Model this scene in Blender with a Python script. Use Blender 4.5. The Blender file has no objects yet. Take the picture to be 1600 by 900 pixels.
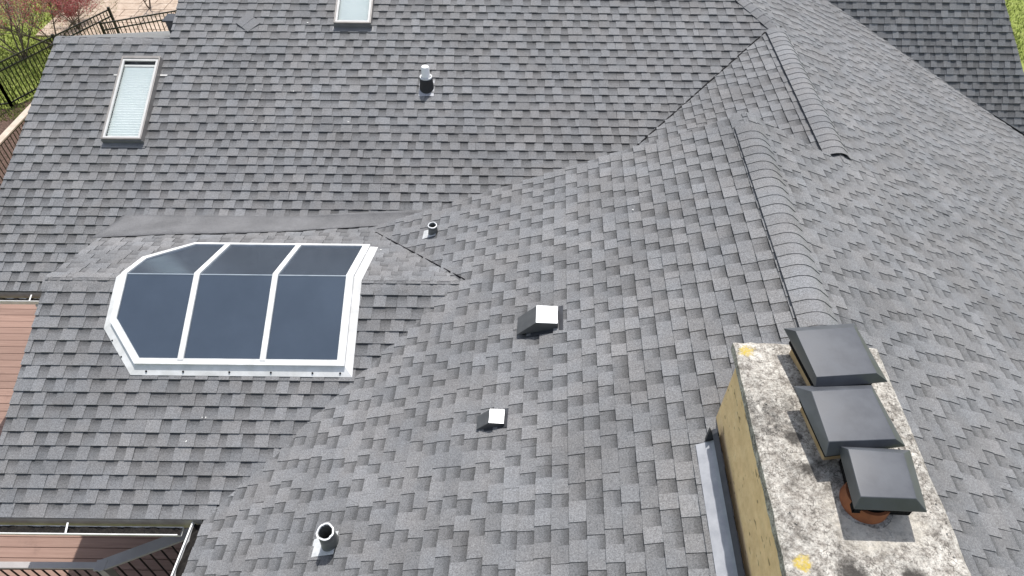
import bpy, math, random
from mathutils import Vector, Matrix, noise
from mathutils.bvhtree import BVHTree
random.seed(7)
R = math.radians
V = Vector
scene = bpy.context.scene
COL = scene.collection

# ------------------------------------------------------------------ camera
CAM = V((0, 0, 10.2))
FPX = 1067.0                                     # focal length in photo pixels (1600 wide) = 24 mm
TH = math.atan(1090 / FPX)                       # tilt below the horizon
ROLL = 0.0105
FW = V((0, math.cos(TH), -math.sin(TH)))
UP0 = V((0, math.sin(TH), math.cos(TH)))
RT = V((math.cos(ROLL), 0, 0)) + UP0 * math.sin(ROLL)
UPV = UP0 * math.cos(ROLL) - V((1, 0, 0)) * math.sin(ROLL)
cam = bpy.data.cameras.new('camera')
cam.sensor_width = 36
cam.lens = FPX / 1600 * 36
cam.clip_start, cam.clip_end = 0.1, 2000
camo = bpy.data.objects.new('camera', cam)
COL.objects.link(camo)
m = Matrix((RT, UPV, -FW)).transposed().to_4x4()
m.translation = CAM
camo.matrix_world = m
scene.camera = camo
scene.render.resolution_x, scene.render.resolution_y = 1024, 576

# ------------------------------------------------------------------ light
SUN_EL, SUN_AZ = R(65), R(12)                    # azimuth from +Y towards +X
world = bpy.data.worlds.new('World')
scene.world = world
world.use_nodes = True
nt = world.node_tree
sky = nt.nodes.new('ShaderNodeTexSky')
sky.sky_type = 'NISHITA'
sky.sun_disc = False
sky.sun_elevation = SUN_EL
sky.sun_rotation = SUN_AZ
sky.air_density, sky.dust_density, sky.ozone_density = 1.0, 1.6, 1.0
bg = nt.nodes['Background']
bg.inputs[1].default_value = 0.15
hs = nt.nodes.new('ShaderNodeHueSaturation')
hs.inputs['Saturation'].default_value = 0.6        # thin bright haze: a paler sky
nt.links.new(sky.outputs[0], hs.inputs['Color'])
nt.links.new(hs.outputs[0], bg.inputs[0])
sl = bpy.data.lights.new('sun', 'SUN')
sl.energy, sl.angle, sl.color = 3.8, R(0.5), (1.0, 0.965, 0.92)
so = bpy.data.objects.new('sun', sl)
COL.objects.link(so)
SUND = V((math.cos(SUN_EL) * math.sin(SUN_AZ), math.cos(SUN_EL) * math.cos(SUN_AZ), math.sin(SUN_EL)))
so.rotation_euler = SUND.to_track_quat('Z', 'Y').to_euler()
so.location = (0, 0, 30)
vs = scene.view_settings
vs.view_transform, vs.look, vs.gamma, vs.exposure = 'Standard', 'None', 1.0, 0.27
vs.use_curve_mapping = False

# ------------------------------------------------------------------ helpers
def ray(px):
    return RT * ((px[0] - 800) / FPX) - UPV * ((px[1] - 450) / FPX) + FW

def proj(P):
    d = P - CAM
    w = d.dot(FW)
    return (800 + FPX * d.dot(RT) / w, 450 - FPX * d.dot(UPV) / w, w)

def at_z(px, z):
    r = ray(px)
    return CAM + r * ((z - CAM.z) / r.z)

class MB:
    """collects vertices and faces; build() links them as one mesh object"""
    def __init__(s):
        s.v, s.f, s.t = [], [], []
    def add(s, vs, fs, tone=1.0):
        o = len(s.v)
        s.v += [V(p) for p in vs]
        s.f += [[i + o for i in f] for f in fs]
        s.t += list(tone) if isinstance(tone, (list, tuple)) else [tone] * len(vs)
        return s
    def box(s, x0, y0, z0, x1, y1, z1, M=None, tone=1.0):
        c = [V((x, y, z)) for z in (z0, z1) for y in (y0, y1) for x in (x0, x1)]
        if M is not None:
            c = [M @ p for p in c]
        return s.add(c, [(0, 2, 3, 1), (4, 5, 7, 6), (0, 1, 5, 4), (2, 6, 7, 3), (0, 4, 6, 2), (1, 3, 7, 5)], tone)
    def prism(s, poly, lo, hi):
        """poly: list of points; extruded between offset vectors lo and hi"""
        n = len(poly)
        lo, hi = V(lo), V(hi)
        vs = [V(p) + lo for p in poly] + [V(p) + hi for p in poly]
        fs = [tuple(range(n))[::-1], tuple(range(n, 2 * n))]
        fs += [(i, (i + 1) % n, n + (i + 1) % n, n + i) for i in range(n)]
        return s.add(vs, fs)
    def bar(s, a, b, w, h, up=V((0, 0, 1))):
        """rectangular bar from a to b, w wide sideways, h tall, top face centred on the line a-b"""
        a, b = V(a), V(b)
        d = (b - a).normalized()
        sd = d.cross(up).normalized()
        u2 = sd.cross(d).normalized()
        c = []
        for p in (a, b):
            c += [p - sd * w / 2 - u2 * h, p + sd * w / 2 - u2 * h, p + sd * w / 2, p - sd * w / 2]
        return s.add(c, [(3, 2, 1, 0), (4, 5, 6, 7), (0, 1, 5, 4), (1, 2, 6, 5), (2, 3, 7, 6), (3, 0, 4, 7)])
    def tube(s, a, b, r0, r1=None, n=20, caps=True):
        a, b = V(a), V(b)
        r1 = r0 if r1 is None else r1
        d = (b - a).normalized()
        x = d.orthogonal().normalized()
        y = d.cross(x)
        vs = [p + (x * math.cos(2 * math.pi * i / n) + y * math.sin(2 * math.pi * i / n)) * r for p, r in ((a, r0), (b, r1)) for i in range(n)]
        fs = [(i, (i + 1) % n, n + (i + 1) % n, n + i) for i in range(n)]
        if caps:
            fs += [tuple(range(n))[::-1], tuple(range(n, 2 * n))]
        return s.add(vs, fs)
    def lathe(s, M, prof, n=28):
        """prof: list of (r, z) revolved about local z of matrix M"""
        k = len(prof)
        vs = [M @ V((r * math.cos(2 * math.pi * i / n), r * math.sin(2 * math.pi * i / n), z)) for i in range(n) for r, z in prof]
        fs = [(i * k + j, ((i + 1) % n) * k + j, ((i + 1) % n) * k + j + 1, i * k + j + 1) for i in range(n) for j in range(k - 1)]
        return s.add(vs, fs)
    def mesh(s, name, mat, smooth=False):
        me = bpy.data.meshes.new(name)
        me.from_pydata([tuple(p) for p in s.v], [], s.f)
        at = me.attributes.new('tone', 'FLOAT', 'POINT')
        at.data.foreach_set('value', s.t)
        me.materials.append(mat)
        if smooth:
            me.polygons.foreach_set('use_smooth', [True] * len(me.polygons))
            me.set_sharp_from_angle(angle=R(35))
        me.update()
        return me
    def build(s, name, mat, parent=None, smooth=False, bevel=0):
        o = bpy.data.objects.new(name, s.mesh(name, mat, smooth))
        COL.objects.link(o)
        if parent is not None:
            o.parent = parent
            o.matrix_parent_inverse = parent.matrix_world.inverted()
        if bevel:
            b = o.modifiers.new('bevel', 'BEVEL')
            b.width, b.segments, b.limit_method = bevel, 2, 'ANGLE'
        return o

def tag(o, label=None, cat=None, group=None, kind=None):
    for k, v in (('label', label), ('category', cat), ('group', group), ('kind', kind)):
        if v:
            o[k] = v
    return o

def empty(name, loc, label, cat, group=None):
    o = bpy.data.objects.new(name, None)
    o.empty_display_size = 0.2
    o.matrix_world = Matrix.Translation(V(loc))
    COL.objects.link(o)
    return tag(o, label, cat, group)

# ------------------------------------------------------------------ materials
def mat(name, col=(.5, .5, .5), rough=.6, metal=0.0, spec=.5):
    mt = bpy.data.materials.new(name)
    mt.use_nodes = True
    b = mt.node_tree.nodes['Principled BSDF']
    b.inputs['Base Color'].default_value = (*col, 1)
    b.inputs['Roughness'].default_value = rough
    b.inputs['Metallic'].default_value = metal
    b.inputs['Specular IOR Level'].default_value = spec
    return mt

class N:
    """small wrapper to write node graphs"""
    def __init__(s, mt):
        s.t = mt.node_tree
        s.b = s.t.nodes['Principled BSDF']
    def new(s, typ, **kw):
        n = s.t.nodes.new('ShaderNode' + typ)
        for k, v in kw.items():
            setattr(n, k, v)
        return n
    def put(s, sock, v):
        if hasattr(v, 'is_output'):
            s.t.links.new(v, sock)
        elif isinstance(v, (tuple, list)) and len(v) == 3 and sock.type == 'RGBA':
            sock.default_value = (*v, 1)
        else:
            sock.default_value = v
    def coord(s, kind='Object', scale=None):
        o = s.new('TexCoord').outputs[kind]
        if scale:
            mp = s.new('Mapping')
            s.put(mp.inputs['Vector'], o)
            mp.inputs['Scale'].default_value = scale
            o = mp.outputs[0]
        return o
    def pos(s, scale=None):
        o = s.new('NewGeometry').outputs['Position']
        if scale:
            mp = s.new('Mapping')
            s.put(mp.inputs['Vector'], o)
            mp.inputs['Scale'].default_value = scale
            o = mp.outputs[0]
        return o
    def noise(s, vec, scale, detail=3, rough=.6, out='Fac'):
        n = s.new('TexNoise')
        s.put(n.inputs['Vector'], vec)
        n.inputs['Scale'].default_value, n.inputs['Detail'].default_value, n.inputs['Roughness'].default_value = scale, detail, rough
        return n.outputs[out]
    def ramp(s, fac, stops):
        n = s.new('ValToRGB')
        e = n.color_ramp.elements
        while len(e) < len(stops):
            e.new(.5)
        for el, (p, c) in zip(e, stops):
            el.position = p
            el.color = (*((c, c, c) if isinstance(c, (int, float)) else c), 1)
        s.put(n.inputs[0], fac)
        return n.outputs[0]
    def mix(s, fac, a, b, mode='MIX'):
        n = s.new('Mix', data_type='RGBA', blend_type=mode)
        s.put(n.inputs['Factor'], fac)
        s.put(n.inputs['A'] if False else n.inputs[6], a)
        s.put(n.inputs[7], b)
        return n.outputs[2]
    def math(s, op, a, b=0.0):
        n = s.new('Math', operation=op)
        s.put(n.inputs[0], a)
        s.put(n.inputs[1], b)
        return n.outputs[0]
    def bump(s, h, strength=.3, dist=.01):
        n = s.new('Bump')
        s.put(n.inputs['Height'], h)
        n.inputs['Strength'].default_value, n.inputs['Distance'].default_value = strength, dist
        s.put(s.b.inputs['Normal'], n.outputs[0])

def shingle_mat():
    mt = mat('asphalt_shingle', rough=.82, spec=.35)
    n = N(mt)
    p = n.pos()
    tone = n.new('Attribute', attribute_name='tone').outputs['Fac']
    gran = n.noise(p, 260, 2, .8)
    gran2 = n.noise(p, 75, 3, .7)
    big = n.noise(p, 1.1, 3, .55)
    col = n.ramp(gran, [(.28, (.085, .086, .088)), (.5, (.182, .183, .186)), (.74, (.31, .311, .314))])
    sp = n.ramp(gran2, [(.25, .55), (.5, 1.0), (.78, 1.48)])
    bg_ = n.ramp(big, [(.3, .86), (.7, 1.12)])
    col = n.mix(1.0, col, sp, 'MULTIPLY')
    col = n.mix(1.0, col, bg_, 'MULTIPLY')
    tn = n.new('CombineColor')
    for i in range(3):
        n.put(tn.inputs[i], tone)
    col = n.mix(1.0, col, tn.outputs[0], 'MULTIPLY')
    hue = n.noise(p, 2.7, 2)
    tint = n.ramp(hue, [(.35, (.985, 1.0, 1.02)), (.65, (1.02, 1.0, .985))])
    col = n.mix(1.0, col, tint, 'MULTIPLY')
    n.put(n.b.inputs['Base Color'], col)
    n.bump(gran, .55, .004)
    return mt
M_SH = shingle_mat()

def noisy(name, c0, c1, scale, rough=.7, spec=.4, detail=4, bump=.0, stretch=None, lo=.35, hi=.68, metal=0.0):
    mt = mat(name, c0, rough, metal, spec)
    n = N(mt)
    f = n.noise(n.pos(stretch), scale, detail)
    n.put(n.b.inputs['Base Color'], n.ramp(f, [(lo, c0), (hi, c1)]))
    if bump:
        n.bump(f, bump, .01)
    return mt

M_UNDER = mat('roof_deck', (.05, .05, .05), .9)
M_BLACK = mat('black_plastic', (.010, .010, .011), .85, 0.0, .15)
M_WHITE = noisy('white_metal', (.62, .62, .60), (.80, .80, .79), 6, .4, .5)
M_FLASH = noisy('flashing_metal', (.27, .28, .305), (.36, .37, .395), 9, .5, .5, metal=.1)
M_SIDING = noisy('painted_siding', (.50, .47, .42), (.56, .53, .48), 3, .7)
M_GUTTER_IN = noisy('gutter_debris_and_shade', (.006, .005, .005), (.02, .017, .014), 35, .95)  # debris, coloured near black to carry the gutter's inner shade too
M_MEMB = mat('granulated_membrane', rough=.9, spec=.25)
n = N(M_MEMB)
p = n.pos()
g = n.ramp(n.noise(p, 240, 2, .8), [(.3, (.05, .05, .052)), (.7, (.27, .27, .275))])
g = n.mix(1.0, g, n.ramp(n.noise(p, 2.2, 4), [(.3, .8), (.7, 1.15)]), 'MULTIPLY')
n.put(n.b.inputs['Base Color'], g)
n.bump(n.math('ADD', n.noise(p, 9, 4), n.math('MULTIPLY', n.noise(p, 90, 3), .35)), .7, .02)

# ------------------------------------------------------------------ roof planes (from the courses' spacing in the photo)
AZW = R(2.4)                                     # the front wing stands 2.4 degrees off the main roof
XD = V((math.cos(AZW), -math.sin(AZW), 0))
YD = V((math.sin(AZW), math.cos(AZW), 0))
EX = V((1, 0, 0)); EY = V((0, 1, 0)); EZ = V((0, 0, 1))
def wing(x, y, z=0.0):
    p = XD * x + YD * y
    return V((p.x, p.y, z))

class Face:
    def __init__(s, hu, pitch, pt):
        s.hu, s.p = hu.normalized(), pitch
        s.u = s.hu * math.cos(pitch) + EZ * math.sin(pitch)
        s.c = s.hu.cross(EZ)
        s.n = s.c.cross(s.u)
        s.o = V(pt)
    def hit(s, px):
        r = ray(px)
        return CAM + r * ((s.o - CAM).dot(s.n) / r.dot(s.n))
    def z(s, x, y):
        return s.o.z - (s.n.x * (x - s.o.x) + s.n.y * (y - s.o.y)) / s.n.z
    def on(s, x, y, h=0.0):
        return V((x, y, s.z(x, y))) + s.n * h
    def st(s, P):
        d = V((P[0], P[1], s.z(P[0], P[1]))) - s.o
        return (d.dot(s.c), d.dot(s.u))
    def mat(s):
        m = Matrix((s.c, s.u, s.n)).transposed().to_4x4()
        m.translation = s.o
        return m

def face_from(p, q, hu):
    """plane through p and q whose courses run level, square to hu"""
    nrm = (q - p).cross(hu.cross(EZ)).normalized()
    if nrm.z < 0:
        nrm = -nrm
    return Face(hu, math.acos(nrm.z), p)

ZC = CAM.z
X1, Z1 = 2.38, -4.197 + ZC                       # crest of the near ridge (wing coordinates)
YR = 7.07                                        # rear verge of the near gable
FA = Face(EY, R(23.5), (-1.378, 7.573, -6.194 + ZC))
FB = Face(XD, R(23), wing(X1, 5.0, Z1))
FE = face_from(FB.hit((720, 441)), FB.hit((325, 809)), EY)
YE = FB.hit((720, 441)).y                        # ridge line over the sunroom
FE2 = face_from(FB.hit((720, 441)), FB.hit((590, 366)), -EY)
FB2 = face_from(FA.hit((1000, 225)), FA.hit((1195, 52)), XD)
X2 = 3.71
_p2 = wing(X2, 9)
Z2 = FB2.z(_p2.x, _p2.y)
FD = Face(-XD, math.atan((Z1 - Z2) / (X2 - X1)), wing(X1, 5.0, Z1))
FF = face_from(FD.hit((1290, 0)), FD.hit((1600, 215)), EY)

EXPO = 0.143
YA0 = 6.40
YAM = YA0 + 30 * EXPO * math.cos(R(23.5))
def vl(y):                                       # valley between main roof and far wing
    a, b = FA.hit((1000, 225)), FA.hit((1195, 52))
    return a.x + (y - a.y) * (b.x - a.x) / (b.y - a.y) + .08
def W2(*pts):
    return [wing(x, y)[:2] for x, y in pts]
def apex_point():                                # main roof, far wing's right slope and its ridge meet here
    y = 10.0
    for _ in range(40):
        p_ = wing(X2, y)
        y += (Z2 - FA.z(p_.x, p_.y)) / math.tan(FA.p)
    return wing(X2, y, Z2)
apex = apex_point()
hipd = FA.n.cross(FD.n); hipd = hipd / hipd.y
hip = lambda y: apex.x + hipd.x * (y - apex.y)
YX = apex.dot(YD)
hipw = (V((hip(12.6), 12.6, 0)).dot(XD), V((hip(12.6), 12.6, 0)).dot(YD))
fv0, fv1 = FD.hit((1290, 0)), FD.hit((1600, 215))
fvx = lambda x: fv0.y + (x - fv0.x) * (fv1.y - fv0.y) / (fv1.x - fv0.x)
fr0, fr1 = FF.hit((1600, 118)), FF.hit((1569, 0))
FACES = {
    'A': (FA, [[(-7.45, YA0), (vl(YA0), YA0), (vl(YAM), YAM), (-7.24, YAM)],
               [(-5.45, YAM), (vl(YAM), YAM), (apex.x, apex.y), (hip(12.6), 12.6), (-5.45, 12.6)]], YA0),
    'E': (FE, [[(-5.34, 3.115), (-2.93, 3.115), (-.45, YE), (-5.34, YE)]], 3.115),
    'E2': (FE2, [[(-5.34, YE), (-.45, YE), (-2.12, 7.5), (-5.5, 7.5)]], 7.5),
    'B': (FB, [W2((-3.19, -.6), (X1, -.6), (X1, YR), (-3.19, YR))], None),
    'B2': (FB2, [W2((-.35, 6.95), (X2, 6.95), (X2, YX), (3.56, YX - .06))], None),
    'D': (FD, [W2((X1, -.6), (10.6, -.6), (10.6, YR), (X1, YR)),
               W2((X2, YR), (10.6, YR), (10.6, YX), (X2, YX)),
               W2((X2, YX), (10.6, YX), (10.6, 12.72), (5.9, 14.75), (4.9, 15.0), hipw)], None),
    'F': (FF, [[(5.2, fvx(5.3) - .1), *[((fr0 + (fr0 - fr1) * k)[0], (fr0 + (fr0 - fr1) * k)[1]) for k in (.95, -2.1)], (5.2, (fr0 - (fr0 - fr1) * 2.1)[1])]], 12.0),
}

# ------------------------------------------------------------------ house
house = empty('house', (0, 6, 0), 'low house with a hipped and gabled roof of grey asphalt shingles', 'house')
SLOPES = {}
for k, (F, polys, _e) in FACES.items():
    mb = MB()
    for P in polys:
        mb.prism([F.on(x, y) for x, y in P], F.n * -.05, F.n * -.004)
    SLOPES[k] = mb.build('roof_slope', M_UNDER, house)

# --- shingles: strips 1 m long, each with its laminated tabs
def clip(poly, cp):
    for i in range(len(cp)):
        a, b = cp[i], cp[(i + 1) % len(cp)]
        ex, ey = b[0] - a[0], b[1] - a[1]
        sd = lambda q: ex * (q[1] - a[1]) - ey * (q[0] - a[0])
        out = []
        for j in range(len(poly)):
            p, q = poly[j], poly[(j + 1) % len(poly)]
            dp, dq = sd(p), sd(q)
            if dp >= 0:
                out.append(p)
            if (dp >= 0) != (dq >= 0):
                f = dp / (dp - dq)
                out.append((p[0] + (q[0] - p[0]) * f, p[1] + (q[1] - p[1]) * f))
        poly = out
        if len(poly) < 3:
            return []
    return poly

def make_variant(rng):
    """pieces of one strip: (s0, s1, t0, t1, height at butt, height at top, tone at butt, tone at top)"""
    out, s, tab = [], .0015, rng.random() < .5
    while s < .9985:
        w = rng.uniform(.115, .18) if tab else rng.uniform(.10, .155)
        if .9985 - s - w < .06:
            w = .9985 - s
        if tab:
            tn = rng.choice((1.02, 1.05, 1.07, 1.09, 1.12, .93, .98)) * rng.uniform(.96, 1.04)
            sk = rng.uniform(-.006, .006)
            out.append((s, s + w, rng.uniform(0, .0015), EXPO + .02, .0235, .0055, tn, tn * .93, sk))
        else:
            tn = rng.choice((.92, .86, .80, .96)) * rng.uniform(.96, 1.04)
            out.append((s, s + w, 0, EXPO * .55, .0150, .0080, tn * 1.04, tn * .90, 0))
            out.append((s, s + w, EXPO * .55, EXPO + .02, .0080, .0008, tn * .80, tn * .34, 0))   # granule band plus painted shade of the next butt, at the cut-out's head
        s += w
        tab = not tab
    return out
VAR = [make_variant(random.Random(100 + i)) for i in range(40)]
VMESH = {}

def strip(mb, var, s0, t0, cp=None, dh=0.0):
    """add one strip at (s0, t0) to mb, clipped by the convex polygon cp"""
    for (a, b, c, d, h0, h1, n0, n1, sk) in var:
        q = [(s0 + a, t0 + c), (s0 + b, t0 + c), (s0 + b + sk, t0 + d), (s0 + a + sk, t0 + d)]
        if cp is not None:
            q = clip(q, cp)
            if len(q) < 3:
                continue
        k = len(q)
        fr = [min(1, max(0, (p[1] - t0 - c) / (d - c))) for p in q]
        top = [V((p[0], p[1], h0 + (h1 - h0) * f + dh)) for p, f in zip(q, fr)]
        bot = [V((p[0], p[1], -.003)) for p in q]
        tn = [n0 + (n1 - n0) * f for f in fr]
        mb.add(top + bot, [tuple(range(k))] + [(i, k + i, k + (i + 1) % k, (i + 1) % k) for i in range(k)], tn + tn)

bv, bf = [], []
for k, (F, polys, _e) in FACES.items():
    for P in polys:
        bf.append(list(range(len(bv), len(bv) + len(P))))
        bv += [F.on(x, y) for x, y in P]
BVH = BVHTree.FromPolygons(bv, bf)
def visible(P):
    d = P - CAM
    h = BVH.ray_cast(CAM, d.normalized(), d.length - .06)
    return h[0] is None

ALL = []
for k, (F, polys, e0) in FACES.items():
    rng = random.Random(k)
    for pi, P in enumerate(polys):
        cp = [F.st(q) for q in P]
        if sum(cp[i][0] * cp[(i + 1) % len(cp)][1] - cp[(i + 1) % len(cp)][0] * cp[i][1] for i in range(len(cp))) < 0:
            cp = cp[::-1]
        s_lo, s_hi = min(q[0] for q in cp), max(q[0] for q in cp)
        t_lo, t_hi = min(q[1] for q in cp), max(q[1] for q in cp)
        if k in ('D',):                              # the two pieces of one plane share their courses
            base = min(F.st(q)[1] for Q in polys for q in Q)
        else:
            base = min(F.st(q)[1] for Q in polys for q in Q)
        kk = int(math.floor((t_lo - base) / EXPO + 1e-4))
        while base + kk * EXPO < t_hi - .01:
            t0 = base + kk * EXPO + rng.uniform(-.002, .002)
            r2 = random.Random(f'{k}{kk}')
            s0 = math.floor(s_lo) - 1 + r2.random()
            while s0 < s_hi:
                tj = t0 + rng.uniform(-.0015, .0015)
                vi = rng.randrange(len(VAR))
                rect = [(s0, tj), (s0 + 1, tj), (s0 + 1, tj + EXPO), (s0, tj + EXPO)]
                cl = clip(rect, cp)
                if len(cl) >= 3:
                    ar = abs(sum(cl[i][0] * cl[(i + 1) % len(cl)][1] - cl[(i + 1) % len(cl)][0] * cl[i][1] for i in range(len(cl)))) / 2
                    if ar > .004:
                        full = ar > EXPO * .9999
                        cx = sum(q[0] for q in cl) / len(cl); cy = sum(q[1] for q in cl) / len(cl)
                        C = F.o + F.c * cx + F.u * cy + F.n * .01
                        u, v_, w = proj(C)
                        a2 = 0
                        if w > .5 and -20 < u < 1620 and -10 < v_ < 910 and visible(C + F.n * .02):
                            a2 = ar * abs((C - CAM).normalized().dot(F.n)) / (w * w)
                        ALL.append((a2, k, s0, tj, vi, None if full else cp, (cx, cy), rng.uniform(-.0008, .0008)))
                s0 += 1.0
            kk += 1
ALL.sort(key=lambda q: -q[0])
STUFF = {k: MB() for k in FACES}
for i, (a2, k, s0, tj, vi, cp, ctr, dh) in enumerate(ALL):
    F = FACES[k][0]
    if i < 300 and a2 > 0:
        M = F.mat() @ Matrix.Translation(V((s0, tj, dh)))
        if cp is None:
            if vi not in VMESH:
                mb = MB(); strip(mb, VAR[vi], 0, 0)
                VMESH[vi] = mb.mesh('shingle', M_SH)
            o = bpy.data.objects.new('shingle', VMESH[vi])
        else:
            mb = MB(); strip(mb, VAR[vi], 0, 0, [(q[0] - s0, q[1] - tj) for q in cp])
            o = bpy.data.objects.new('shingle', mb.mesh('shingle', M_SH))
        COL.objects.link(o)
        o.parent = SLOPES[k]
        o.matrix_world = M
    else:
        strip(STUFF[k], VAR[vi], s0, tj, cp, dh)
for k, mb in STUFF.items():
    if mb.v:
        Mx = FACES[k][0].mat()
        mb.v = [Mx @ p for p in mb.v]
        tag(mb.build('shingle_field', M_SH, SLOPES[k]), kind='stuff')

# --- ridges and hips: bent cap shingles, each a piece of its own
def ridge(P0, P1, dl, dr, w=.16, raise_=.03, vent=True, exposure=.143, vent_range=(0, 1), seed=1, skip=None, wl=None):
    """caps from P0 (covered end) to P1 (exposed end); dl, dr: unit directions down the two slopes"""
    rng = random.Random(seed)
    d = (P1 - P0).normalized()
    L = (P1 - P0).length
    upn = (-(dl + dr)).normalized()
    nl = (dl.cross(d)); nl = nl if nl.z > 0 else -nl
    nr = (dr.cross(d)); nr = nr if nr.z > 0 else -nr
    wl = wl or w
    par = MB()
    a, b = P0 + d * L * vent_range[0], P0 + d * L * vent_range[1]
    hh = raise_ if vent else .002
    prof = [dl * (wl - .004) - nl * .005, dl * (wl - .004) + nl * (hh - .004), upn * (hh - .022), dr * (w * .4) + nr * (hh - .009), dr * (w - .02) - nr * .005]
    par.add([a + q for q in prof] + [b + q for q in prof], [(0, 1, 2, 3, 4), (9, 8, 7, 6, 5)] + [(i, i + 5, i + 6, i + 1) for i in range(4)])
    ro = par.build('ridge_vent' if vent else 'ridge_board', M_BLACK if vent else M_UNDER, house)
    k = 0
    x = 0.0
    while x < L - .02:
        x1 = min(L, x + exposure)
        if skip is None or not skip(P0 + d * (x + x1) / 2):
            f = ((x + x1) / 2) / L
            hv = raise_ if vent and vent_range[0] <= f <= vent_range[1] else .008
            mb = MB()
            tn = rng.uniform(.92, 1.12)
            secs = []
            ns = [(-1, 0), (-.72, 0), (-.42, 0), (-.2, .35), (-.08, .8), (0, 1), (.08, .8), (.2, .35), (.42, 0), (.72, 0), (1, 0)]
            for xe, h in ((x - .03, .0), (x1 + rng.uniform(-.003, .003), .0075 + rng.uniform(0, .002))):
                c = P0 + d * xe
                top, bot = [], []
                for q, bl in ns:
                    dd, nn, ww = (dl, nl, wl) if q < 0 else (dr, nr, w)
                    crest = .020
                    droop = (max(0, q - .35) / .65 * (hv - .006) if q > 0 else 0) if vent else max(0, abs(q) - .5) * hv
                    base = dd * abs(q) * ww + nn * (hv + h - droop)
                    drop = upn * (-.012 * bl)
                    top.append(c + base + drop)
                    bot.append(c + base + drop - nn * .007)
                secs.append((top, bot))
            m = len(ns)
            vs_ = secs[0][0] + secs[1][0] + secs[0][1] + secs[1][1]
            fs = []
            for i in range(m - 1):
                fs.append((i, m + i, m + i + 1, i + 1))
                fs.append((2 * m + i, 2 * m + i + 1, 3 * m + i + 1, 3 * m + i))
                fs.append((m + i, 3 * m + i, 3 * m + i + 1, m + i + 1))
            fs += [(0, 2 * m, 3 * m, m), (m - 1, 2 * m - 1, 4 * m - 1, 3 * m - 1)]
            mb.add(vs_, fs, tn)
            mb.build('ridge_cap', M_SH, ro, smooth=True)
        x = x1
        k += 1
    return ro

dB, dD = -FB.u, -FD.u
ridge(wing(X1, YR + .02, Z1), wing(X1, 1.2, Z1), dB, dD, .215, .042, True, .143, (.06, 1), 3, wl=.165)
z2 = lambda y: wing(X2, y, Z2)
ridge(z2(YX - .05), z2(7.05), -FB2.u, dD, .205, .046, True, .143, (.04, .94), 4, wl=.165)
hA = FA.on(hip(12.6), 12.6)
hB = V((apex.x, apex.y, FA.z(apex.x, apex.y)))
hd = (hB - hA).normalized()
pA = (FA.n.cross(hd)); pA = pA if pA.x < 0 else -pA
pD = (FD.n.cross(hd)); pD = pD if pD.x > 0 else -pD
ridge(hA, hB + hd * .08, pA, pD, .165, .022, True, .15, (0, 1), 5)
zE = FE.z(0, YE)
ridge(V((-.62, YE, zE)), V((-5.36, YE, zE)), -FE.u, -FE2.u, .15, .01, False, .143, (0, 1), 6, skip=lambda q: -4.42 < q.x < -1.8)
zA = FA.z(0, YAM)
FBK = Face(-EY, R(23.5), (0, YAM, zA))
ridge(V((-5.42, YAM, zA)), V((-7.26, YAM, zA)), -FA.u, -FBK.u, .15, .01, False, .24, (0, 1), 8)
# --- rear slope behind the low ridge and behind the main ridge
mb = MB()
mb.prism([FBK.on(x, y) for x, y in ((-7.24, YAM), (-5.45, YAM), (-5.45, 14.3), (-7.0, 14.3))], FBK.n * -.05, FBK.n * .006)
zt = FA.z(0, 12.6)
FBM = Face(-EY, R(23.5), (0, 12.6, zt))
mb.prism([FBM.on(x, y) for x, y in ((-5.45, 12.6), (hip(12.6), 12.6), (hip(12.6) + 1, 16), (-5.45, 16))], FBM.n * -.05, FBM.n * .006)
mb.build('rear_roof_slope', M_SH, house)

# --- valley membrane between the sunroom roof and the main roof
rng = random.Random(5)
up_px = [(183, 360), (250, 357), (312, 353), (330, 349), (430, 341), (550, 333), (655, 328), (690, 326)]
upA = [FA.hit(q) + FA.n * .017 for q in up_px]
yv = []
def valley_y(x):
    lo, hi = 6.5, 8.5
    for _ in range(30):
        mid = (lo + hi) / 2
        if FA.z(x, mid) > FE2.z(x, mid): hi = mid
        else: lo = mid
    return lo
rows = []
nx = 48
for i in range(nx + 1):
    f = i / nx
    x = -5.52 + f * 4.4
    j = max(q for q in range(len(upA) - 1) if upA[q].x <= x + 1e-6 or q == 0)
    g_ = min(1, max(0, (x - upA[j].x) / (upA[j + 1].x - upA[j].x)))
    yu = upA[j].y + (upA[j + 1].y - upA[j].y) * g_
    yd_ = 6.66 + f * .62 + .03 * math.sin(9 * f) + rng.uniform(-.008, .008)
    vy = valley_y(x)
    row = []
    for t in [0, .25, .5, .75, .92]:
        y = yd_ + (vy - .05 - yd_) * t
        row.append(FE2.on(x, y, 0.0235 + .012 * noise.noise((x * 3, y * 5, 1)) * t + .012 * t))
    row.append(V((x, vy, FA.z(x, vy) + .05)))
    for t in [.3, .65, 1]:
        y = vy + .05 + max(.02, yu - vy - .05) * t
        row.append(FA.on(x, y, .020 + .01 * noise.noise((x * 3, y * 5, 4))))
    rows.append(row)
mb = MB()
w_ = len(rows[0])
mb.add([p for r_ in rows for p in r_], [(i * w_ + j, (i + 1) * w_ + j, (i + 1) * w_ + j + 1, i * w_ + j + 1) for i in range(nx) for j in range(w_ - 1)])
mem = mb.build('valley_membrane', M_MEMB, house, smooth=True)
mem['label'] = 'grey granulated membrane lining the valley behind the sunroom skylight'
md = mem.modifiers.new('thick', 'SOLIDIFY'); md.thickness = .004; md.offset = 1

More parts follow.
